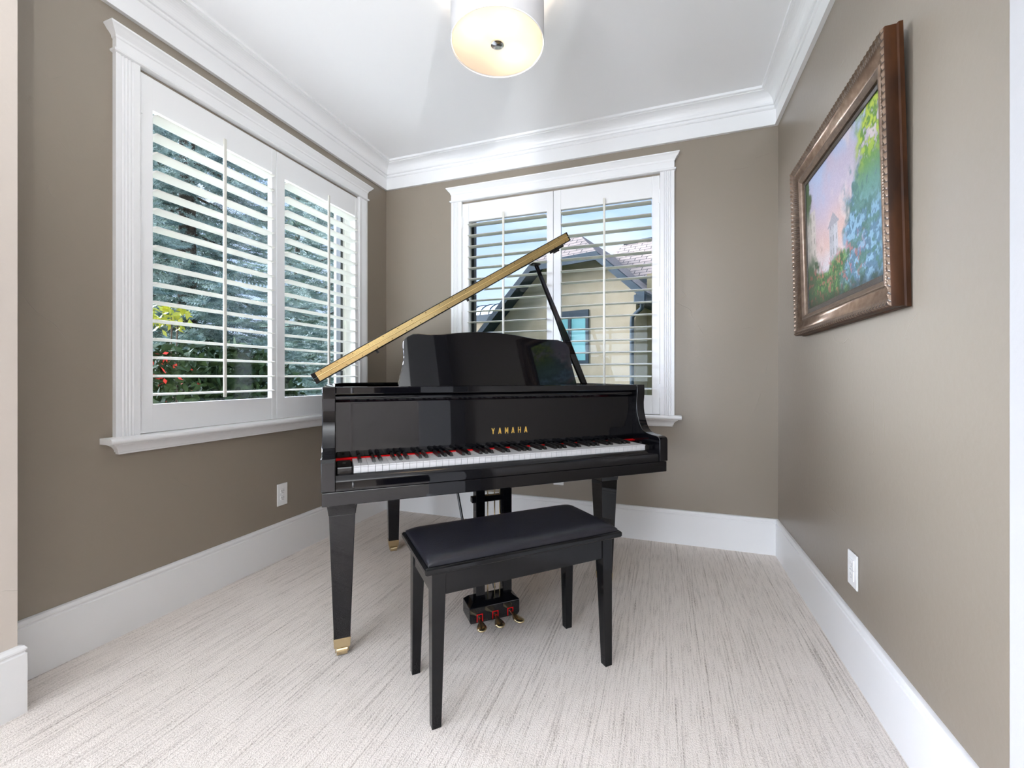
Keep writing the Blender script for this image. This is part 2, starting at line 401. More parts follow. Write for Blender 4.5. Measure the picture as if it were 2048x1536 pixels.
def shutter(fn, s0, s1, sl, sr, hinge_left, label, tilt, rod_frac=.5):
    zb, zt, ob, of = .816, 2.348, -.020, .012
    org = fn((s0 if hinge_left else s1), 0, zb)
    def lf(s, o, z):
        p = fn(s, o, z); return (p[0] - org[0], p[1] - org[1], p[2] - org[2])
    root = empty('plantation_shutter', org)
    tag(root, label, 'shutter', 'white plantation shutters')
    z0, z1 = .937, 2.212; g = .0015
    MB().box(s0 + g, s0 + sl, ob, of, zb, zt).map(lf).build('stile', M['trim'], root, bevel=.0015)
    MB().box(s1 - sr, s1 - g, ob, of, zb, zt).map(lf).build('stile', M['trim'], root, bevel=.0015)
    MB().box(s0 + sl, s1 - sr, ob, of - .0015, z1, zt).map(lf).build('rail', M['trim'], root, bevel=.001)
    MB().box(s0 + sl, s1 - sr, ob, of - .0015, zb, z0).map(lf).build('rail', M['trim'], root, bevel=.001)
    a, b = s0 + sl + .003, s1 - sr - .003
    first = None
    for k in range(NL):
        z = 2.186 - .0805 * k
        if first is None:
            q = louver_mesh(b - a, tilt); q.map(lambda s, o, zz: lf(s + a, o - .004, zz + z))
            # keep the mesh around its own pivot so copies can share it
            piv = lf(a, -.004, z)
            q.map(lambda x, y, zz: (x - piv[0], y - piv[1], zz - piv[2]))
            first = q.build('louver', M['louver'], root, smooth=60); first.location = piv
        else:
            c = first.copy(); COL.objects.link(c); c.parent = root; p = lf(a, -.004, z); c.location = p
    sm = a + (b - a) * rod_frac
    MB().box(sm - .0075, sm + .0075, .0395, .0495, .955, 2.238).map(lf).build('tilt_rod', M['louver'], root, bevel=.003)
    hs = s0 if hinge_left else s1
    for z in (.965, 1.588, 2.21):
        q = MB(); q.tube([(hs, .016, z - .045), (hs, .016, z + .045)], .0045, 8)
        q.box(hs - .012, hs + .012, .0125, .0155, z - .037, z + .037)
        q.map(lf).build('hinge', M['trim'], root, smooth=40)
    return root
m1 = 1.876
shutter(left, WIN1[0], m1, .053, .032, True, 'white louvred shutter nearest the cream wall end, on the left window', R(1.5), .50)
shutter(left, m1, WIN1[1], .056, .036, False, 'white louvred shutter of the left window nearest the back corner', R(1.5), .52)
m2 = -.7185
shutter(back, WIN2[0], m2, .054, .047, True, 'white louvred shutter behind the brass-edged lid, left half of the back window', R(-4), .48)
shutter(back, m2, WIN2[1], .053, .049, False, 'white louvred shutter behind the lid prop, right half of the back window', R(-4), .50)

# ------------------------------------------------------------------ outlets
def outlet(fn, s0, s1, z0, z1, label, decora=False):
    sm, zm = (s0 + s1) / 2, (z0 + z1) / 2; org = fn(sm, 0, zm)
    def lf(s, o, z):
        p = fn(s, o, z); return (p[0] - org[0], p[1] - org[1], p[2] - org[2])
    r = empty('wall_outlet', org); tag(r, label, 'outlet', 'white wall outlets')
    MB().box(s0, s1, .0005, .006, z0, z1).map(lf).build('cover_plate', M['plate'], r, bevel=.003)
    for dz in (-.0195, .0195):
        z = zm + dz
        if decora: p = [(sm - .017, z - .018), (sm + .017, z - .018), (sm + .017, z + .018), (sm - .017, z + .018)]
        else: p = [(sm + .0175 * math.copysign(abs(math.cos(t)) ** .6, math.cos(t)), z + .0145 * math.sin(t)) for t in [2 * PI * k / 20 for k in range(20)]]
        f = MB().prism(p, 'y', .006, .0085).map(lf).build('receptacle', M['plate'], r)
        q = MB()
        for ds in (-.0065, .0065): q.box(sm + ds - .0011, sm + ds + .0011, .0085, .0090, z - .002, z + .0065)
        q.box(sm - .0022, sm + .0022, .0085, .0090, z - .0105, z - .006)
        q.map(lf).build('socket_slot', M['slot'] if not decora else M['pale'], f)
    MB().tube([(sm, .006, zm), (sm, .0075, zm)], .003, 10).map(lf).build('screw', M['plate'], r)
outlet(left, 1.886, 1.957, .308, .435, 'white duplex outlet on the taupe wall below the left window')
outlet(back, -.720, -.648, .306, .425, 'white outlet on the back wall half hidden behind the piano')
outlet(lambda s, o, z: (XR - o, s, z), 1.812, 1.892, .306, .428, 'white outlet low on the right wall under the painting', True)

# ------------------------------------------------------------------ piano
PANG = YAW + R(22.3)
ca, sa = math.cos(YAW), math.sin(YAW)
PX, PZ = -.637, 1.439
PO = (PX * ca - PZ * sa, PX * sa + PZ * ca)
piano = empty('grand_piano', (PO[0], PO[1], 0), (0, 0, PANG))
tag(piano, 'glossy black baby grand piano with its lid propped open', 'piano')
W = 1.464
K = M['black']
ZT = 1.018
def P(q, name, mat=K, par=piano, **kw): return q.build(name, mat, par, **kw)
# outline of the case, left side straight, bentside curving to the right front
def bez(p, n=10):
    out = []
    for k in range(n):
        t = k / n; a = (1 - t) ** 3; b = 3 * t * (1 - t) ** 2; c = 3 * t * t * (1 - t); d = t ** 3
        out.append((a * p[0][0] + b * p[1][0] + c * p[2][0] + d * p[3][0], a * p[0][1] + b * p[1][1] + c * p[2][1] + d * p[3][1]))
    return out
def outline(e, vf):
    pts = [(0 - e, vf), (0 - e, 1.12)]
    pts += bez([(0 - e, 1.12), (0 - e, 1.38), (.14, 1.50 + e), (.36, 1.50 + e)])
    pts += bez([(.36, 1.50 + e), (.62 + e, 1.50 + e), (.72 + e, 1.30), (.84 + e, 1.08)])
    pts += bez([(.84 + e, 1.08), (.97 + e, .86), (W + e, .86), (W + e, .50)])
    pts += [(W + e, .50), (W + e, vf)]
    return pts
out, inn = outline(0, .165), outline(-.042, .165)
rim = MB(); n = len(out); vs = [(x, y, z) for z in (.662, ZT) for L_ in (out, inn) for x, y in L_]
fs = []
for i in range(n - 1):
    fs += [(i, i + 1, 2 * n + i + 1, 2 * n + i), (n + i, n + i + 1, 3 * n + i + 1, 3 * n + i), (2 * n + i, 2 * n + i + 1, 3 * n + i + 1, 3 * n + i), (i, i + 1, n + i + 1, n + i)]
fs += [(0, n, 3 * n, 2 * n), (n - 1, 2 * n - 1, 4 * n - 1, 3 * n - 1)]
rim.add(vs, fs); P(rim, 'case_rim', smooth=35, bevel=.002)
P(MB().prism([(x, y) for x, y in inn if y >= .5] + [(W - .042, .45), (.042, .45)][::1], 'z', .70, .715), 'soundboard', M['spruce_wood'])
pl = [(x, y) for x, y in outline(-.075, .42)]
P(MB().prism(pl, 'z', .90, .915), 'iron_plate', M['iron'], bevel=.003)
# key bed, arms, key slip
P(MB().box(0, W, 0, .44, .617, .6645), 'key_bed', bevel=.0025)
arm = [(-.004, .6665), (-.004, .765), (.002, .775), (.012, .780), (.060, .783), (.090, .787), (.108, .794), (.122, .804), (.134, .820), (.146, .845), (.156, .875), (.161, .900), (.162, .930), (.158, .960), (.156, .985), (.158, ZT), (.166, ZT), (.166, .6665)]
for a in (-.003, W - .043): P(MB().prism(arm, 'x', a, a + .046), 'arm', smooth=30, bevel=.0025)
ks = [(.002, .6665), (.002, .697), (.006, .704), (.016, .711), (.024, .717), (.031, .718), (.031, .6665)]
P(MB().prism(ks, 'x', .0435, W - .0435), 'key_slip', smooth=30)
for a, b in ((.0435, .1005), (1.3705, W - .0435)):
    kb = MB().box(a, b, .034, .172, .6665, .742)
    o = P(kb, 'key_block', bevel=.006)
    P(MB().tube([((a + b) / 2, .10, .742), ((a + b) / 2, .10, .7435)], .006, 14), 'screw', M['slot'], o)
P(MB().box(.0435, W - .0435, .185, .192, .735, .7465), 'felt_strip', M['felt'])
for a, b in ((.0435, .1005), (1.3705, W - .0435)): P(MB().box(a, b, .173, .184, .738, .7445), 'felt_pad', M['felt'])
# fallboard with rolled top edge and lettering
fb = [(.1945, .748), (.1940, .800), (.1935, .952), (.1925, .958), (.1860, .963), (.1800, .969), (.1780, .976), (.1800, .983), (.1860, .988), (.230, .988), (.230, .748)]
fallboard = P(MB().prism(fb, 'x', .0435, W - .0435), 'fallboard', smooth=40)
def letters():
    q = MB(); h, w, t = .0262, .0138, .0042
    def stroke(p0, p1, th=t):
        (x0, y0), (x1, y1) = p0, p1; d = th / 2
        if abs(y1 - y0) > 1e-6: poly = [(x0 - d, y0), (x0 + d, y0), (x1 + d, y1), (x1 - d, y1)]
        else: poly = [(x0, y0 - d), (x1, y0 - d), (x1, y0 + d), (x0, y0 + d)]
        return poly
    G = {'Y': [((w / 2, 0), (w / 2, h * .46)), ((w / 2, h * .44), (.001, h)), ((w / 2, h * .44), (w - .001, h))],
         'A': [((.0015, 0), (w / 2 - .0004, h)), ((w - .0015, 0), (w / 2 + .0004, h)), ((.004, h * .28), (w - .004, h * .28), .0034)],
         'M': [((.0018, 0), (.0018, h)), ((w - .0002, 0), (w - .0002, h)), ((.0022, h), (w / 2 + .0008, h * .25)), ((w - .0006, h), (w / 2 + .0008, h * .25))],
         'H': [((.0018, 0), (.0018, h)), ((w - .0018, 0), (w - .0018, h)), ((.002, h * .5), (w - .002, h * .5), .0036)]}
    x = .672
    for ch in 'YAMAHA':
        for k, sgm in enumerate(G[ch]):
            poly = stroke(sgm[0], sgm[1], *(sgm[2:] if len(sgm) > 2 else ()))
            def at(px, py, e):
                z = .806 + py; v = .1940 - (z - .800) * (.0005 / .152)
                return (x + px, v - e, z)
            e = .0006 + .00008 * k
            q.loft([[at(px, py, -.0002) for px, py in poly], [at(px, py, e) for px, py in poly]])
        x += .0312
    return q
P(letters(), 'lettering', M['goldink'], fallboard)
P(MB().box(.0435, W - .0435, .163, .205, .9895, ZT), 'front_rail', bevel=.003)
P(MB().box(.0435, W - .0435, .231, .455, .978, .988), 'tuning_cover')
# keys
kp = (1.3695 - .1015) / 52
first = None
for i in range(52):
    x = .1015 + kp * i
    if first is None:
        q = MB(); g = .0006
        prof = [(.036, .7150), (.185, .7150), (.185, .742), (.0345, .742), (.0335, .7405), (.0335, .7385), (.036, .7365)]
        q.prism(prof, 'x', g, kp - g); first = P(q, 'white_key', M['ivory']); first.location = (x, 0, 0)
    else:
        c = first.copy(); COL.objects.link(c); c.parent = piano; c.location = (x, 0, 0)
first = None
for i in range(51):
    if 'ABCDEFG'[i % 7] in 'BE': continue
    x = .1015 + kp * (i + 1)
    if first is None:
        def kr(v, z, w, dx=0): return [(-w, v, z)]
        q = MB(); b0, b1, t0, t1 = .0064, .0064, .0048, .0042
        q.loft([[(-b0, .086, .7422), (b0, .086, .7422), (b0, .185, .7422), (-b0, .185, .7422)],
                [(-b0, .0875, .746), (b0, .0875, .746), (b0, .185, .746), (-b0, .185, .746)],
                [(-t0, .0935, .7535), (t0, .0935, .7535), (t0, .185, .7555), (-t0, .185, .7555)],
                [(-t1 + .001, .0965, .7550), (t1 - .001, .0965, .7550), (t1 - .001, .185, .7565), (-t1 + .001, .185, .7565)]])
        first = P(q, 'black_key', M['ebony'], bevel=.0008); first.location = (x, 0, 0)
    else:
        c = first.copy(); COL.objects.link(c); c.parent = piano; c.location = (x, 0, 0)
# music desk
DK = [(0.29, 1.0), (0.29, 1.024), (0.299, 1.064), (0.314, 1.120), (0.317, 1.145), (0.3155, 1.184), (0.317, 1.209), (.324, 1.222), (0.336, 1.233), (0.361, 1.246), (0.386, 1.249), (0.427, 1.2465), (0.486, 1.249), (0.565, 1.259), (0.637, 1.266), (0.711, 1.269), (0.776, 1.267), (0.853, 1.26), (0.931, 1.248), (.975, 1.2435), (1.03, 1.2435), (1.086, 1.243), (1.117, 1.234), (1.137, 1.222), (1.146, 1.206), (1.149, 1.187), (1.146, 1.15), (1.149, 1.115), (1.154, 1.083), (1.163, 1.024), (1.163, 1.0)]
dq = MB(); rings = []
for off in (0, .016): rings.append([(x, .3 + .25 * (z - 1.02) + off, z) for x, z in DK])
dq.loft(rings); P(dq, 'music_desk', bevel=.003)
# lid folded back on itself, hinged on the left
LA = R(31.6); LL = 1.497
lo = (-.034, .492, 1.023)
lid_e = empty('lid'); lid_e.parent = piano; lid_e.location = lo; lid_e.rotation_euler = (0, -LA, 0)
lp = [(x + .018, y - .492) for x, y in outline(.018, .492)]; lw = LL
sc_ = lw / max(x for x, y in lp); lp = [(x * sc_, y) for x, y in lp]
lid_panel = MB().prism(lp, 'z', 0, .0245).build('lid_panel', K, lid_e, bevel=.002)
flap = MB().prism([(0, 0), (LL, 0), (LL, .31), (0, .31)], 'z', .0265, .0500).build('front_flap', K, lid_e, bevel=.002)
hg = MB(); g0, g1 = .020, LL - .010
hg.box(g0, g1, -.0016, .0, .0055, .0236); hg.box(g0, g1, -.0016, .0, .0274, .0458)
hg.tube([(g0, -.0012, .0255), (g1, -.0012, .0255)], .0019, 8)
hinge = hg.build('piano_hinge', M['brass'], lid_e); 
sq = MB()
for k in range(19):
    for z, dx in ((.0105, .03), (.040, 0)):
        x = g0 + .025 + dx + k * (g1 - g0 - .08) / 18
        sq.tube([(x, -.0024, z), (x, -.001, z)], .0022, 8)
hs_ = sq.build('hinge_screw', M['screw'], lid_e); hs_['kind'] = 'stuff'
for x, y, r, h in ((.30, .05, .006, .014), (.82, .05, .007, .012)):
    MB().tube([(x, y, -h), (x, y, 0)], r, 12).build('rubber_bumper', M['satin_black'], lid_e)
MB().box(1.385, 1.46, .03, .075, -.010, 0).box(1.40, 1.43, .04, .065, -.018, -.01).build('prop_socket', M['satin_black'], lid_e, bevel=.002)
# lid prop: slender at the top, thicker below
pb, ptp = Vector((1.362, .545, 1.005)), Vector((1.052, .545, 1.668))
pd = (ptp - pb).normalized(); pn = Vector((pd.z, 0, -pd.x))
rings = []
for t, w in ((0, .017), (.30, .019), (.42, .0195), (.58, .013), (.66, .0125), (.70, .0115), (1, .0085)):
    c = pb.lerp(ptp, t); rings.append([tuple(c - pn * w + Vector((0, -.009, 0))), tuple(c + pn * w + Vector((0, -.009, 0))), tuple(c + pn * w + Vector((0, .009, 0))), tuple(c - pn * w + Vector((0, .009, 0)))])
prop = P(MB().loft(rings), 'lid_prop', bevel=.003)
MB().box(ptp.x - .025, ptp.x + .02, .525, .565, ptp.z - .006, ptp.z + .004).build('prop_cup', M['satin_black'], prop, bevel=.003)
MB().tube([tuple(pb.lerp(ptp, .66) + pn * -.012 + Vector((0, -.004, 0))), tuple(pb.lerp(ptp, .66) + pn * -.018 + Vector((0, -.004, 0)))], .005, 10).build('prop_latch', M['satin_black'], prop)
# legs
def leg(cu, cv, s=1.0):
    q = MB()
    def sqr(h, z): return [(cu - h, cv - h, z), (cu + h, cv - h, z), (cu + h, cv + h, z), (cu - h, cv + h, z)]
    q.loft([sqr(.029, .066), sqr(.046 * s, .540)], True)
    q.loft([sqr(.0475 * s, .540), sqr(.050 * s, .560), sqr(.057 * s, .597), sqr(.057 * s, .6165)], True)
    o = P(q, 'leg', bevel=.002)
    b = MB().loft([sqr(.0285, .034), sqr(.0305, .070)]); b.build('ferrule', M['old_brass'], o, bevel=.001)
    c = MB().tube([(cu - .019, cv - .012, .0175), (cu + .019, cv - .012, .0175)], .0172, 20)
    c.box(cu - .024, cu - .0205, cv - .022, cv + .016, .014, .034).box(cu + .0205, cu + .024, cv - .022, cv + .016, .014, .034).box(cu - .024, cu + .024, cv - .016, cv + .020, .0345, .037)
    c.build('caster', M['old_brass'], o, smooth=40)
leg(.066, .200); leg(1.300, .262); leg(.368, 1.125, .86)
# pedal lyre
bx = MB()
U0, U1, V0, V1 = .556, .780, .138, .238
bx.loft([[(U0 + .006, V0 + .006, .026), (U1 - .006, V0 + .006, .026), (U1 - .006, V1, .026), (U0 + .006, V1, .026)],
         [(U0, V0, .040), (U1, V0, .040), (U1, V1, .040), (U0, V1, .040)],
         [(U0, V0, .094), (U1, V0, .094), (U1, V1, .094), (U0, V1, .094)],
         [(U0 + .022, V0 + .022, .108), (U1 - .022, V0 + .022, .108), (U1 - .022, V1 - .01, .108), (U0 + .022, V1 - .01, .108)]])
box = P(bx, 'pedal_box', bevel=.002)
for u, du in ((.600, -.014), (.669, -.004), (.737, .014)):
    sl = MB(); z0, z1, w, t = .034, .066, .0135, .0035
    sl.box(u - w, u - w + t, V0 - .0012, V0 + .002, z0, z1).box(u + w - t, u + w, V0 - .0012, V0 + .002, z0, z1).box(u - w + t, u + w - t, V0 - .0012, V0 + .002, z1 - t, z1)
    sl.build('slot_felt', M['felt'], box)
    pd_ = MB(); path = [(0, .002, .052, .0055, .0045), (.15, -.010, .051, .0060, .0042), (.34, -.028, .049, .0080, .004), (.50, -.042, .046, .0155, .0055), (.66, -.056, .044, .0205, .0070), (.80, -.068, .044, .0215, .0074), (.90, -.078, .044, .0180, .0066), (.97, -.086, .0435, .0105, .0042), (1., -.089, .043, .001, .001)]
    rings = []
    for t_, dv, z, hw_, ht in path:
        cu = u + du * t_ * 1.2
        rings.append([(cu + hw_ * math.cos(2 * PI * k / 14), V0 + dv, z + ht * math.sin(2 * PI * k / 14)) for k in range(14)])
    pd_.loft(rings); pd_.build('pedal', M['old_brass'], box, smooth=60)
for u in (.598, .722): P(MB().box(u, u + .040, .182, .226, .108, .617), 'lyre_post', bevel=.0015)
P(MB().box(.583, .735, .190, .218, .515, .540), 'lyre_crossbar', bevel=.002)
for u in (.658, .690, .714): P(MB().tube([(u, .205, .106), (u, .205, .617)], .0028, 8), 'pedal_rod', M['old_brass'])
for u0, u1 in ((.612, .560), (.70, .655)): P(MB().tube([(u0, .236, .112), (u1, .42, .617)], .006, 10), 'lyre_brace', M['satin_black'])

# ------------------------------------------------------------------ bench
bu, bv = .636, -.130
BANG = PANG + R(3.45)
bx_, by_ = PO[0] + bu * math.cos(PANG) - bv * math.sin(PANG), PO[1] + bu * math.sin(PANG) + bv * math.cos(PANG)
bench = empty('piano_bench', (bx_, by_, 0), (0, 0, BANG))
tag(bench, 'black piano bench with padded leather seat in front of the keyboard', 'bench')
BK = M['bench_black']
lx, ly = .336, .146
def rrect(hx_, hy_, z): return [(-hx_, -hy_, z), (hx_, -hy_, z), (hx_, hy_, z), (-hx_, hy_, z)]
MB().loft([rrect(.357, .166, .4715), rrect(.3625, .1705, .476), rrect(.3625, .1705, .489), rrect(.358, .166, .4945)]).build('seat_board', BK, bench, bevel=.0025)
cu_ = MB(); nx_, ny_ = 48, 28; gv = []
hx_, hy_ = .351, .159
for j in range(ny_ + 1):
    for i in range(nx_ + 1):
        a, b = -1 + 2 * i / nx_, -1 + 2 * j / ny_
        a, b = math.sin(a * PI / 2), math.sin(b * PI / 2)
        dx, dy = (1 - abs(a)) * hx_, (1 - abs(b)) * hy_
        def edge(d): return min(1, d / .050)
        e = math.sqrt(max(0, 1 - (1 - edge(dx)) ** 2)) * math.sqrt(max(0, 1 - (1 - edge(dy)) ** 2))
        gv.append((a * hx_, b * hy_, .4945 + .006 * (1 if (dx > .0001 and dy > .0001) else 0) + .019 * e + .005 * (1 - a * a) * (1 - b * b)))
cu_.add(gv, [(j * (nx_ + 1) + i, j * (nx_ + 1) + i + 1, (j + 1) * (nx_ + 1) + i + 1, (j + 1) * (nx_ + 1) + i) for j in range(ny_) for i in range(nx_)])
cush = cu_.build('cushion', M['leather'], bench, smooth=80)
for sx in (-1, 1):
    for sy in (-1, 1):
        def rg(w, z): return [(sx * lx, sy * ly, z), (sx * (lx - w), sy * ly, z), (sx * (lx - w), sy * (ly - w), z), (sx * lx, sy * (ly - w), z)]
        MB().loft([rg(.029, 0.0), rg(.042, 0.396), rg(.043, .4715)]).build('leg', BK, bench, bevel=.0015)
for sy in (-1, 1): MB().box(-lx + .043, lx - .043, *sorted((sy * (ly - .004), sy * (ly - .022))), 0.396, .4715).build('apron', BK, bench, bevel=.001)
for sx in (-1, 1): MB().box(*sorted((sx * (lx - .004), sx * (lx - .022))), -ly + .043, ly - .043, 0.396, .4715).build('apron', BK, bench, bevel=.001)

# ------------------------------------------------------------------ ceiling lamp
LX, LY, LZ = -.653, 1.676, 2.440
lamp = empty('ceiling_lamp', (LX, LY, ZC)); tag(lamp, 'white drum ceiling lamp with glowing warm frosted diffuser', 'lamp')
dz = LZ - ZC
rad = .194
sh = MB(); ring_o = [(rad, dz), (rad, dz + .215), (rad - .0015, dz + .215), (rad - .0015, dz)]
nseg = 96
sv, sf = [], []
for k in range(nseg):
    a = 2 * PI * k / nseg
    for r, z in ring_o: sv.append((r * math.cos(a), r * math.sin(a), z))
for k in range(nseg):
    for i in range(4):
        j = (i + 1) % 4; l = (k + 1) % nseg
        sf.append((k * 4 + i, k * 4 + j, l * 4 + j, l * 4 + i))
sh.add(sv, sf); sh.build('drum_shade', M['shade'], lamp, smooth=50)
for r0_, r1_, z0_, z1_ in ((rad - .0016, rad + .0012, dz - .001, dz + .004), (rad - .0016, rad + .0012, dz + .211, dz + .2165)):
    tr = MB(); sv, sf = [], []
    for k in range(nseg):
        a = 2 * PI * k / nseg
        for r, z in ((r0_, z0_), (r1_, z0_), (r1_, z1_), (r0_, z1_)): sv.append((r * math.cos(a), r * math.sin(a), z))
    for k in range(nseg):
        for i in range(4):
            j = (i + 1) % 4; l = (k + 1) % nseg
            sf.append((k * 4 + i, k * 4 + j, l * 4 + j, l * 4 + i))
    tr.add(sv, sf); tr.build('shade_rim', M['plate'], lamp, smooth=50)
MB().lathe([(.0005, dz + .006), (rad - .004, dz + .006), (rad - .004, dz + .009), (.0005, dz + .009)], n=72, caps=False).build('diffuser', M['diffuser'], lamp)
MB().lathe([(.001, dz - .004), (.018, dz - .003), (.0275, dz + .001), (.0285, dz + .0055), (.001, dz + .0055)], n=40).build('finial', M['nickel'], lamp, smooth=40)
MB().lathe([(.008, dz + .0095), (.008, -.02)], n=16).build('stem', M['nickel'], lamp, smooth=40)
MB().lathe([(.02, -.030), (.060, -.026), (.064, -.002), (.02, -.0015)], n=40).build('canopy', M['nickel'], lamp, smooth=40)
for bx, by in ((-.062, -.105), (.075, -.090), (.045, .075)):
    b = MB(); b.ell((bx, by, dz + .075), (.024, .024, .032)); b.build('bulb', M['bulb'], lamp, smooth=60)
    l = bpy.data.lights.new('bulb_light', 'POINT'); l.energy = 5.2; l.color = (1., .84, .66); l.shadow_soft_size = .02
    lo_ = bpy.data.objects.new('bulb_light', l); COL.objects.link(lo_); lo_.parent = lamp; lo_.location = (bx, by, dz + .040)
MB().tube([(.008, 0, dz + .12), (.05, .05, dz + .12), (.045, .075, dz + .105)], .005, 8).tube([(-.008, 0, dz + .12), (-.062, -.105, dz + .105)], .005, 8).tube([(.008, 0, dz + .12), (.075, -.090, dz + .105)], .005, 8).build('bulb_holder', M['nickel'], lamp)

# ------------------------------------------------------------------ framed painting
FW, FH = .93, .787
paint = empty('framed_painting', (XR - .002, 1.470, 1.249), (-R(1.35), 0, R(90)))
tag(paint, 'landscape painting in a wide carved bronze and brown wood frame on the right wall', 'painting')
prof = [(0, .0), (0, .010), (.003, .014), (.003, .040), (.005, .043), (.009, .0475), (.013, .0475), (.017, .043), (.020, .0415), (.024, .0395), (.030, .036), (.038, .0325), (.047, .0295), (.056, .0278), (.064, .0272), (.069, .0275), (.072, .0305), (.076, .0310), (.080, .0285), (.086, .0265), (.092, .0215), (.094, .0)]
rope = {5: .0018, 6: .0022, 7: .0012}; flute = {10: .0020, 11: .0030, 12: .0030, 13: .0030, 14: .0018}
fr = MB()
corners = [(0, 0), (FW, 0), (FW, FH), (0, FH)]
dirs = [((1, 0), (0, 1), FW), ((0, 1), (-1, 0), FH), ((-1, 0), (0, -1), FW), ((0, -1), (1, 0), FH)]
for (cx_, cz_), (d, nn, L_) in zip(corners, dirs):
    nst = int(L_ / .0105) * 5; npr = len(prof)
    vs, fs, base = [], [], len(fr.v)
    for k in range(nst + 1):
        for i, (w_, o_) in enumerate(prof):
            s_ = w_ + (L_ - 2 * w_) * k / nst; oo = o_
            ph = 2 * PI * k / 5.
            if i in flute: oo = o_ + flute[i] * math.cos(ph)
            if i in rope: oo = o_ + rope[i] * math.cos(ph * .5 + i * 1.3)
            vs.append((cx_ + d[0] * s_ + nn[0] * w_, oo, cz_ + d[1] * s_ + nn[1] * w_))
    for k in range(nst):
        for i in range(npr - 1):
            a = k * npr + i
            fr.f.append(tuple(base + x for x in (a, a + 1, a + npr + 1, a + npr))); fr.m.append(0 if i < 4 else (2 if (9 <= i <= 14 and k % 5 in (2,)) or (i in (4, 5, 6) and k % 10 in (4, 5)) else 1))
        a = k * npr; fr.f.append(tuple(base + x for x in (a + npr - 1, a, a + npr, a + 2 * npr - 1))); fr.m.append(0)
    fr.v += vs
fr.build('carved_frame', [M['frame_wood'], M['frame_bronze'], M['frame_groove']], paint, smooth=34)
def lin_ring(name, w0, w1, o0, o1, mat):
    q = MB()
    q.box(w0, w1, o0, o1, w0, FH - w0).box(FW - w1, FW - w0, o0, o1, w0, FH - w0).box(w1, FW - w1, o0, o1, w0, w1).box(w1, FW - w1, o0, o1, FH - w1, FH - w0)
    return q.build(name, mat, paint, bevel=.002)
lin_ring('liner', .0935, .114, .003, .0165, M['frame_dark'])
# canvas: a painted garden at dusk, colour per vertex (local x 0 = the side nearest the viewer)
ox, oz = .112, .112; cw_, ch_ = FW - 2 * ox, FH - 2 * oz
NX_, NZ_ = 260, 210
rng = np.random.default_rng(5)
def smooth_noise(nx, nz, cell, seed):
    r = np.random.default_rng(seed); g = r.random((nz // cell + 3, nx // cell + 3))
    yy, xx = np.mgrid[0:nz, 0:nx] / cell; i, j = yy.astype(int), xx.astype(int); fy, fx = yy - i, xx - j
    fy, fx = fy * fy * (3 - 2 * fy), fx * fx * (3 - 2 * fx)
    return (g[i, j] * (1 - fx) + g[i, j + 1] * fx) * (1 - fy) + (g[i + 1, j] * (1 - fx) + g[i + 1, j + 1] * fx) * fy
def fbm(c, s): return (smooth_noise(NX_, NZ_, c, s) * .5 + smooth_noise(NX_, NZ_, max(c // 2, 2), s + 1) * .3 + smooth_noise(NX_, NZ_, max(c // 4, 2), s + 2) * .2)
Vz, Ux = np.mgrid[0:NZ_, 0:NX_]; Vz = Vz / (NZ_ - 1.); Ux = Ux / (NX_ - 1.)   # Ux 0 near, 1 far (left in the photo)
def mixc(img, col, mask):
    return img * (1 - mask[..., None]) + np.array(col)[None, None] * mask[..., None]
def sstep(a, b, x): t = np.clip((x - a) / (b - a), 0, 1); return t * t * (3 - 2 * t)
img = np.zeros((NZ_, NX_, 3)); img[:] = (.52, .44, .52)
img = mixc(img, (.66, .43, .36), sstep(.75, .35, Vz + .25 * (fbm(60, 1) - .5)))
img = mixc(img, (.44, .50, .66), sstep(.80, 1.05, Vz + .5 * (fbm(50, 11) - .5)))
img = mixc(img, (.74, .60, .55), sstep(.52, .7, fbm(44, 21)) * .6)
img = mixc(img, (.62, .60, .64), sstep(.42, .22, Vz) * .7)
n1, n2, n3 = fbm(26, 31), fbm(12, 41), fbm(7, 51)
def bldg(u0, u1, v1, col):      # plain pale masonry block with rows of dark openings
    global img
    m = ((Ux > u0) & (Ux < u1) & (Vz < v1)).astype(float)
    img = mixc(img, col, m)
    lit = m * (Ux < u0 + (u1 - u0) * .45)
    img = mixc(img, tuple(c * 1.18 for c in col), lit)
    op = m * ((np.mod((Ux - u0) / (u1 - u0) * 3, 1) > .35) & (np.mod((Ux - u0) / (u1 - u0) * 3, 1) < .62) & (np.mod(Vz * 11, 1) > .3) & (np.mod(Vz * 11, 1) < .75))
    img = mixc(img, tuple(c * .5 for c in col), op * .8)
bldg(.84, 1.0, .74, (.50, .43, .37))
bldg(.50, .62, .50, (.44, .42, .43))     # a plain hall with a low pitched roof
roof = (Vz >= .50) & (np.abs(Ux - .56) < .085 * np.clip(1 - (Vz - .50) / .09, 0, 1)); img = mixc(img, (.34, .32, .34), roof.astype(float))
fol = sstep(.48, .53, n1 * .5 + n3 * .5 + .55 * (sstep(.45, .15, Vz) - .5))
img = mixc(img, (.055, .13, .045), sstep(.30, .22, Vz - .22 * (n1 - .5)))
img = mixc(img, (.15, .27, .08), sstep(.30, .22, Vz - .22 * (n1 - .5)) * sstep(.5, .62, n3))
img = mixc(img, (.05, .10, .045), (sstep(.78, .90, Ux + .3 * (n2 - .5)) * sstep(.48, .30, Vz - .3 * (n1 - .5))))
tb = sstep(.46, .30, Ux + .34 * (n1 - .5)) * sstep(.62, .45, Vz + .35 * (n2 - .5) - .12)
img = mixc(img, (.10, .19, .26), tb); img = mixc(img, (.24, .40, .52), tb * sstep(.48, .60, n3)); img = mixc(img, (.07, .17, .12), tb * sstep(.52, .40, n2) * .8)
tr_ = sstep(.30, .16, Ux + .30 * (n1 - .5)) * sstep(.40, .60, Vz + .2 * (n2 - .5))
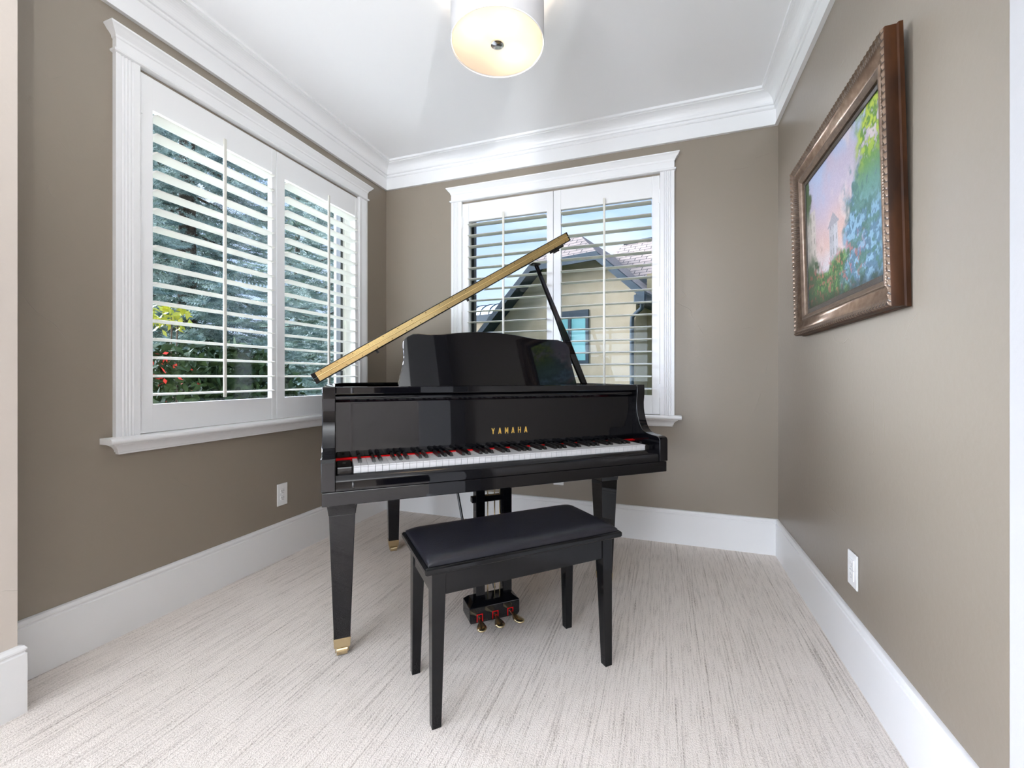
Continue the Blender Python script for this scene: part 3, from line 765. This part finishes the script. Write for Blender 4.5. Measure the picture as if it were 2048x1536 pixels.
tr_ = tr_ * sstep(.36, .46, n2 * .6 + n3 * .4)
img = mixc(img, (.12, .26, .03), tr_); img = mixc(img, (.46, .56, .05), tr_ * sstep(.48, .58, n3) * sstep(.6, .85, Vz))
img = mixc(img, (.14, .30, .36), tr_ * sstep(.75, .5, Vz) * .7)
img = mixc(img, (.05, .09, .03), sstep(.90, .97, Ux + .2 * (n2 - .5)) * sstep(.55, .8, Vz))
fl = sstep(.60, .66, fbm(6, 71)) * sstep(.20, .12, np.abs(Vz - .16 + .1 * (Ux - .5))) * sstep(.12, .3, Ux)
img = mixc(img, (.62, .12, .14), fl * .45)
img = mixc(img, (.02, .03, .015), sstep(.10, .0, Vz + .08 * (n2 - .5)) * .8)
img = np.clip(img * (1 + .22 * (rng.random((NZ_, NX_, 1)) - .5)) * .62, 0, 1)
xs_ = ox + cw_ * Ux; zs_ = oz + ch_ * Vz
co_ = np.stack([xs_, np.full_like(xs_, .012), zs_], -1).reshape(-1, 3)
fidx = [(j * NX_ + i, j * NX_ + i + 1, (j + 1) * NX_ + i + 1, (j + 1) * NX_ + i) for j in range(NZ_ - 1) for i in range(NX_ - 1)]
me = bpy.data.meshes.new('canvas'); me.from_pydata([tuple(p) for p in co_], [], [f[::-1] for f in fidx]); me.update()
ca_ = me.color_attributes.new('paint', 'FLOAT_COLOR', 'POINT')
ca_.data.foreach_set('color', np.concatenate([img.reshape(-1, 3), np.ones((NX_ * NZ_, 1))], 1).astype(np.float32).ravel())
me.materials.append(M['canvas']); cv = bpy.data.objects.new('canvas', me); COL.objects.link(cv); cv.parent = paint
MB().box(.10, FW - .10, .004, .0105, .10, FH - .10).build('backing_board', M['frame_dark'], paint)

# ------------------------------------------------------------------ outside: ground, neighbouring house
GZ = -.45
struct(MB().box(-30, 30, 3.2, 40, GZ - .2, GZ).box(-30, -4.3, -20, 3.2, GZ - .2, GZ).build('ground', M['lawn']), 'green lawn outside the windows', 'ground')
hx, hy = -1.8344, 9.4246; dxx, dyy = .96739, -.25331
hang = math.atan2(dyy, dxx)
house = empty('house', (hx, hy, 0), (0, 0, hang))     # local x = along the gable, -y = towards the room
tag(house, 'tan stucco gabled house with slate blue trim seen through the back window', 'house')
def Hb(q, name, mat, par=house, **kw): return q.build(name, mat, par, **kw)
zl = lambda s: 3.62 + .95 * (s + .90)
zr = lambda s: 3.64 - .93 * (s - .66)
g = [(-3.6, GZ), (1.36, GZ), (1.36, zr(1.36) - .14), (.62, 3.52), (-.86, 3.52), (-3.6, zl(-3.6) - .14)]
g = [(-3.6, GZ), (1.36, GZ), (1.36, zr(1.36) - .16), (.55, 3.56), (-.80, 3.56), (-3.6 + 1.3, zl(-2.3) - .16), (-3.3, zl(-3.3) - .16), (-3.6, zl(-3.6) - .16)]
Hb(MB().prism(g, 'y', 0, 5.5), 'gable_wall', M['stucco'])
Hb(MB().box(1.36, 4.2, .75, 5.5, GZ, 3.3), 'side_wall', M['stucco_warm'])
def slab(name, poly, mat, th=.13):
    """poly of 3D roof points; the underside and edges take the slate trim"""
    q = MB(); n = len(poly)
    q.add(poly + [(x, y, z - th) for x, y, z in poly], [tuple(range(n))], 0)
    base = 0
    q.f += [tuple(range(2 * n - 1, n - 1, -1))]; q.m += [1]
    for i in range(n): q.f.append((i, (i + 1) % n, n + (i + 1) % n, n + i)); q.m.append(1)
    return Hb(q, name, [mat, M['slate']])
rs, rz = -.118, zl(-.118)
slab('roof_slope', [(1.66, -.40, zr(1.66)), (1.66, 5.6, zr(1.66)), (rs, 5.6, rz), (rs, .41, rz), (.66, -.40, 3.64)], M['shingle_d'])
slab('roof_slope', [(-3.9, 5.6, zl(-3.9)), (-3.9, -.40, zl(-3.9)), (-.90, -.40, 3.62), (rs, .41, rz), (rs, 5.6, rz)], M['shingle_d'])
slab('roof_hip', [(-.90, -.40, 3.62), (.66, -.40, 3.64), (rs, .41, rz)], M['shingle_s'])
# wide dark fascia boards along the rakes and the clipped top
for p0, p1 in (((-3.9, zl(-3.9)), (-.90, 3.62)), ((-.90, 3.62), (.66, 3.64)), ((.66, 3.64), (1.66, zr(1.66)))):
    Hb(MB().prism([(p0[0], p0[1] - .02), (p1[0], p1[1] - .02), (p1[0], p1[1] - .19), (p0[0], p0[1] - .19)], 'y', -.43, -.395), 'fascia', M['slate'])
Hb(MB().box(1.44, 1.70, -.40, 5.6, 2.49, 2.66), 'gutter', M['slate'], bevel=.02)
Hb(MB().tube([(1.58, -.30, 2.50), (1.56, -.26, 2.40), (1.40, -.10, 2.34), (1.31, -.07, 2.27), (1.295, -.06, 2.15), (1.295, -.06, GZ)], .042, 10), 'downspout', M['slate'], smooth=40)
wf = MB().box(-.42, .33, -.03, .02, 2.36, 2.52).box(-.42, -.36, -.03, .02, 1.42, 2.36).box(.26, .33, -.03, .02, 1.42, 2.36).box(-.42, .33, -.03, .02, 1.35, 1.42).box(-.16, -.09, -.03, .02, 1.42, 2.36)
wfo = Hb(wf, 'window_frame', M['slate'])
MB().box(-.36, .26, -.012, -.004, 1.42, 2.36).build('window_pane', M['teal_glass'], wfo)
s2 = [(-.7, 1.55, 3.42), (4.4, 1.55, 3.42), (4.4, 3.0, 4.74), (.06, 3.0, 4.74)]
slab('rear_roof', s2, M['shingle_s'])
slab('rear_roof_hip', [(-.7, 1.55, 3.42), (.06, 3.0, 4.74), (.06, 5.6, 4.74), (-.9, 5.6, 3.42)], M['shingle_d'])
Hb(MB().tube([(.06, 3.0, 4.75), (4.4, 3.0, 4.75)], .06, 8), 'ridge_cap', M['slate'])
# curved standing seam roof over a bay at the far left
aw = empty('bay_roof'); aw.parent = house; aw.location = (-3.9, 1.0, 2.80)
ar = MB(); na = 10
ringA = [[(x, .9 - .9 * math.sin(PI / 2 * k / na), .42 * math.cos(PI / 2 * k / na)) for k in range(na + 1)] for x in (-.9, 1.75)]
bot = [[(x, .9, 0) for x in (0,)] for _ in (0,)]
pts = [(y, z) for _, y, z in ringA[0]] + [(.9, 0)]
ar.prism(pts, 'x', -.9, 1.75); ar.build('curved_roof', M['metal_roof'], aw, smooth=40)
sm_ = MB()
for k in range(9):
    x = -.8 + k * .31
    sm_.tube([(x, y, z + .01) for _, y, z in ringA[0]], .016, 6)
sm_.build('standing_seam', M['slate'], aw)
MB().box(-.95, 1.8, -.04, .0, -.16, .02).build('bay_fascia', M['slate'], aw)
MB().box(-.85, 1.7, .06, .9, -3.2, -.16).build('bay_wall', M['stucco'], aw)

# ------------------------------------------------------------------ trees beyond the left window
def fast_mesh(name, V, F, mats, mi=None):
    me = bpy.data.meshes.new(name)
    V = np.asarray(V, np.float32); F = np.asarray(F, np.int32)
    me.vertices.add(len(V)); me.vertices.foreach_set('co', V.ravel())
    me.loops.add(F.size); me.loops.foreach_set('vertex_index', F.ravel())
    me.polygons.add(len(F)); me.polygons.foreach_set('loop_start', np.arange(0, F.size, F.shape[1], dtype=np.int32))
    me.update(calc_edges=True); me.validate()
    for q in mats: me.materials.append(q)
    return me
def spruce(x, y, h, rbase, zlow, label, mat, seed, nbr=150, trunk_r=.14):
    r = np.random.default_rng(seed)
    root = empty('spruce_tree', (x, y, GZ)); tag(root, label, 'tree', 'spruces beyond the left window')
    tw = []                                             # twig: start, dir, length
    wood = MB()
    for b in range(nbr):
        t = (b + r.random()) / nbr; z = zlow + (h - zlow) * t ** 1.3
        rr_ = rbase * (1 - z / h) ** .62 * (.75 + .5 * r.random()) + .12
        az = b * 2.39996 + r.random() * .5
        d0 = np.array([math.cos(az), math.sin(az), 0])
        side = np.array([-d0[1], d0[0], 0])
        n = max(5, int(rr_ / .075)); pts_ = []
        droop = .16 + .25 * r.random()
        for k in range(n + 1):
            s_ = k / n
            p = d0 * rr_ * s_ + np.array([0, 0, z - droop * rr_ * math.sin(s_ * PI * .62) + .10 * rr_ * s_ ** 3])
            pts_.append(p)
            if s_ < .12: continue
            ln = .30 * (1 - s_ * .55) + .06
            for sg in (-1, 1):
                dd = d0 * .65 + side * sg * (.8 + .2 * r.random()) + np.array([0, 0, -.22 + .25 * r.random()])
                tw.append((p, dd / np.linalg.norm(dd), ln * (.7 + .5 * r.random())))
            dd = d0 + side * (r.random() - .5) * .6 + np.array([0, 0, .25 * (r.random() - .3)])
            tw.append((p, dd / np.linalg.norm(dd), .2 * (.7 + .5 * r.random())))
        if b % 3 == 0: wood.tube([tuple(pts_[0]), tuple(pts_[len(pts_) // 2]), tuple(pts_[-1])], [.022, .014, .005], 5)
    A = np.array([q[0] for q in tw]); D = np.array([q[1] for q in tw]); Ln = np.array([q[2] for q in tw])
    NN = 30; nt_ = len(tw)
    U = np.cross(D, np.array([0, 0, 1.])); U /= np.linalg.norm(U, axis=1)[:, None] + 1e-9; Wv = np.cross(D, U)
    k = np.arange(NN)[None, :]
    ph = k * 2.4 + r.random((nt_, 1)) * 6.28
    fr_ = (k + .5) / NN + (r.random((nt_, NN)) - .5) * .05
    base = A[:, None] + D[:, None] * (Ln[:, None] * fr_)[..., None]
    rad_ = U[:, None] * np.cos(ph)[..., None] + Wv[:, None] * np.sin(ph)[..., None]
    tip = base + (rad_ * .75 + D[:, None] * .65) * (.044 + .02 * r.random((nt_, NN)))[..., None]
    wd = np.cross(rad_, D[:, None]); wd /= np.linalg.norm(wd, axis=2)[..., None] + 1e-9
    h_ = .0062
    V = np.stack([base - wd * h_, base + wd * h_, tip], 2).reshape(-1, 3)
    F = np.arange(len(V)).reshape(-1, 3)
    me = fast_mesh('foliage', V, F, [mat]); fo = bpy.data.objects.new('foliage', me); COL.objects.link(fo); fo.parent = root
    # woody twigs
    wood.tube([(0, 0, 0), (0, 0, h * .5), (0, 0, h)], [trunk_r, trunk_r * .6, .02], 10)
    wood.build('trunk', M['bark'], root, smooth=60)
    return root
spruce(-6.7, 4.45, 13, 1.55, 1.5, 'blue-green spruce nearest the left window, filling its near half', M['needle'], 3, nbr=380)
spruce(-7.2, 8.35, 13, 1.55, .6, 'blue-green spruce behind the shutter nearest the back corner', M['needle'], 9, nbr=330)
spruce(-13.4, 13.0, 14, 2.1, .3, 'green spruce farther back, between the two nearer spruces', M['needle_green'], 15, nbr=380)
spruce(-13.2, 8.0, 14, 1.9, .3, 'green spruce farthest back behind the near half of the left window', M['needle_green'], 18, nbr=240)
# shrubs
def shrub(name, x, y, z0, h, rad3, label, leaf, seed, nleaf, lsize, flower=None, nfl=0):
    r = np.random.default_rng(seed); root = empty(name, (x, y, GZ)); tag(root, label, 'shrub')
    def leaves(n, size, sc, mat, nm):
        p = r.normal(size=(n, 3)); p /= np.linalg.norm(p, axis=1)[:, None]; p *= (r.random((n, 1)) ** .4)
        c = p * np.array(rad3) * sc + np.array([0, 0, z0])
        a = r.normal(size=(n, 3)); a /= np.linalg.norm(a, axis=1)[:, None]
        b = np.cross(a, r.normal(size=(n, 3))); b /= np.linalg.norm(b, axis=1)[:, None]
        s_ = size * (.6 + .8 * r.random((n, 1)))
        V = np.stack([c - a * s_, c + b * s_ * .42, c + a * s_, c - b * s_ * .42], 1).reshape(-1, 3)
        me = fast_mesh(nm, V, np.arange(len(V)).reshape(-1, 4), [mat]); o = bpy.data.objects.new(nm, me); COL.objects.link(o); o.parent = root; return o
    leaves(nleaf, lsize, 1., leaf, 'foliage')
    if flower: leaves(nfl, .022, 1.03, flower, 'flower')
    st_ = MB()
    for k in range(2):
        a = k * 1.257; st_.tube([(0, 0, 0), (rad3[0] * .5 * math.cos(a), rad3[1] * .5 * math.sin(a), z0)], [.010, .005], 6)
    st_.build('stem', M['bark'], root)
    return root
shrub('leafy_sapling', -3.65, 2.255, 1.515 - GZ, 0, (.17, .17, .13), 'sapling with bright yellow-green leaves at the left of the left window', M['yellow_leaf'], 21, 130, .034)
shrub('flowering_shrub', -3.1, 1.93, 1.0 - GZ, 0, (.20, .18, .30), 'dark shrub with red flowers below the yellow-green leaves', M['shrub_leaf'], 22, 500, .04, M['red_flower'], 90)
shrub('dark_shrub', -4.2, 3.1, .70 - GZ, 0, (.30, 1.1, .72), 'dark leafy shrub low behind the left window', M['shrub_leaf'], 23, 6500, .055)
struct(MB().box(-16, -15.8, -3, 30, GZ, 1.5).build('fence', M['dark_wood']), 'dark boundary fence behind the spruces', 'fence')

# ------------------------------------------------------------------ light
GLOW = 54.; UP = 130.
w = bpy.data.worlds.new('sky'); scene.world = w; w.use_nodes = True; nt = w.node_tree; nt.nodes.clear(); L = nt.links.new
ow = N(nt, 'ShaderNodeOutputWorld'); bg = N(nt, 'ShaderNodeBackground'); bg.inputs[1].default_value = 1.1
tc = N(nt, 'ShaderNodeTexCoord'); sp = N(nt, 'ShaderNodeSeparateXYZ'); L(tc.outputs['Generated'], sp.inputs[0])
cr = N(nt, 'ShaderNodeValToRGB'); e = cr.color_ramp.elements
e[0].position = 0.; e[0].color = (.70, .80, .98, 1); e[1].position = .65; e[1].color = (.34, .52, .86, 1)
mid = cr.color_ramp.elements.new(.30); mid.color = (.48, .62, 1.0, 1)
L(sp.outputs['Z'], cr.inputs['Fac'])
mp = N(nt, 'ShaderNodeMapping'); mp.inputs['Scale'].default_value = (1, 1, 3.2); L(tc.outputs['Generated'], mp.inputs['Vector'])
nz = N(nt, 'ShaderNodeTexNoise'); nz.inputs['Scale'].default_value = 3.2; nz.inputs['Detail'].default_value = 6; L(mp.outputs[0], nz.inputs['Vector'])
rg = N(nt, 'ShaderNodeMapRange'); rg.inputs['From Min'].default_value = .47; rg.inputs['From Max'].default_value = .75; L(nz.outputs['Fac'], rg.inputs['Value'])
mx = N(nt, 'ShaderNodeMix', data_type='RGBA'); L(rg.outputs[0], mx.inputs[0]); L(cr.outputs[0], mx.inputs[6]); mx.inputs[7].default_value = (.86, .91, 1.0, 1)
# the overhead sky, well above what the windows frame, is brightened to add fill light
hi = N(nt, 'ShaderNodeMapRange', interpolation_type='SMOOTHSTEP'); hi.inputs['From Min'].default_value = .40; hi.inputs['From Max'].default_value = .66
hi.inputs['To Min'].default_value = .93; hi.inputs['To Max'].default_value = 2.2; L(sp.outputs['Z'], hi.inputs['Value'])
sc2 = N(nt, 'ShaderNodeVectorMath', operation='SCALE'); L(mx.outputs[2], sc2.inputs[0]); L(hi.outputs[0], sc2.inputs['Scale'])
# bright patch added to the unseen sky on the left, as fill light
gd = N(nt, 'ShaderNodeVectorMath', operation='DOT_PRODUCT'); gd.inputs[1].default_value = Vector((-.93, -.06, .34)).normalized(); L(tc.outputs['Generated'], gd.inputs[0])
gl = N(nt, 'ShaderNodeMapRange', interpolation_type='SMOOTHSTEP'); gl.inputs['From Min'].default_value = .84; gl.inputs['From Max'].default_value = .95
gl.inputs['To Min'].default_value = 0.; gl.inputs['To Max'].default_value = GLOW; L(gd.outputs['Value'], gl.inputs['Value'])
ga = N(nt, 'ShaderNodeVectorMath', operation='MULTIPLY_ADD'); ga.inputs[1].default_value = (.90, .95, 1.10)
L(gl.outputs[0], ga.inputs[0]); L(sc2.outputs[0], ga.inputs[2])
L(ga.outputs[0], bg.inputs[0]); L(bg.outputs[0], ow.inputs[0])

sun = bpy.data.lights.new('sun', 'SUN'); sun.energy = .6; sun.angle = R(1.5); sun.color = (1., .95, .86)
so = bpy.data.objects.new('sun', sun); COL.objects.link(so)
so.rotation_euler = Vector((.52, .50, -.85)).to_track_quat('-Z', 'Y').to_euler()

def area(name, loc, to, sx, sy, power, col=(1, 1, 1)):
    l = bpy.data.lights.new(name, 'AREA'); l.shape = 'RECTANGLE'; l.size = sx; l.size_y = sy; l.energy = power; l.color = col
    o = bpy.data.objects.new(name, l); COL.objects.link(o); o.location = loc
    o.rotation_euler = (Vector(to) - Vector(loc)).to_track_quat('-Z', 'Y').to_euler(); return o
# added fill lights in the two unseen side openings of the larger room
for a, b in fill_openings: area('side_fill_light', (BX0 - .1, (a + b) / 2, 1.45), (5, (a + b) / 2, 1.45), 1.2, 1.6, 20, (.80, .93, 1.10))
area('rear_fill_light', (-1.6, BY0 - .1, 1.18), (-1.6, 5, 1.18), 2.5, 2.2, 140, (.86, .95, 1.06))  # broad fill light added in the unseen rear opening
# uplighters added out of view behind the viewpoint to brighten the ceiling
for x, y, pw in ((-1.6, -1.2, UP * .26), (1.3, -1.2, UP * 1.6)):
    t = empty('fill_uplighter', (x, y, 0)); tag(t, 'brushed nickel uplighter added behind the viewpoint as ceiling fill', 'lamp', 'added fill uplighters')
    MB().lathe([(.001, .0), (.14, .0), (.14, .018), (.02, .03), (.001, .03)], n=32).build('base', M['nickel'], t, smooth=40)
    MB().tube([(0, 0, .03), (0, 0, 1.62)], .012, 12).build('pole', M['nickel'], t, smooth=40)
    MB().lathe([(.012, 1.60), (.06, 1.615), (.12, 1.66), (.165, 1.74), (.160, 1.74), (.115, 1.667), (.058, 1.624), (.012, 1.61)], n=40, caps=False).build('bowl', M['nickel'], t, smooth=60)
    l = bpy.data.lights.new('fill_uplight', 'POINT'); l.energy = pw; l.color = (.92, .97, 1.); l.shadow_soft_size = .04
    o = bpy.data.objects.new('fill_uplight', l); COL.objects.link(o); o.parent = t; o.location = (0, 0, 1.73)

scene.view_settings.view_transform = 'Standard'; scene.view_settings.look = 'None'
scene.view_settings.exposure = .55; scene.view_settings.gamma = 1
try: scene.view_settings.use_curve_mapping = False
except Exception: pass
scene.cycles.max_bounces = 10; scene.cycles.diffuse_bounces = 6; scene.cycles.glossy_bounces = 5; scene.cycles.transparent_max_bounces = 12
scene.cycles.use_denoising = True
scene.cycles.sample_clamp_indirect = 6
scene.cycles.caustics_reflective = False; scene.cycles.caustics_refractive = False
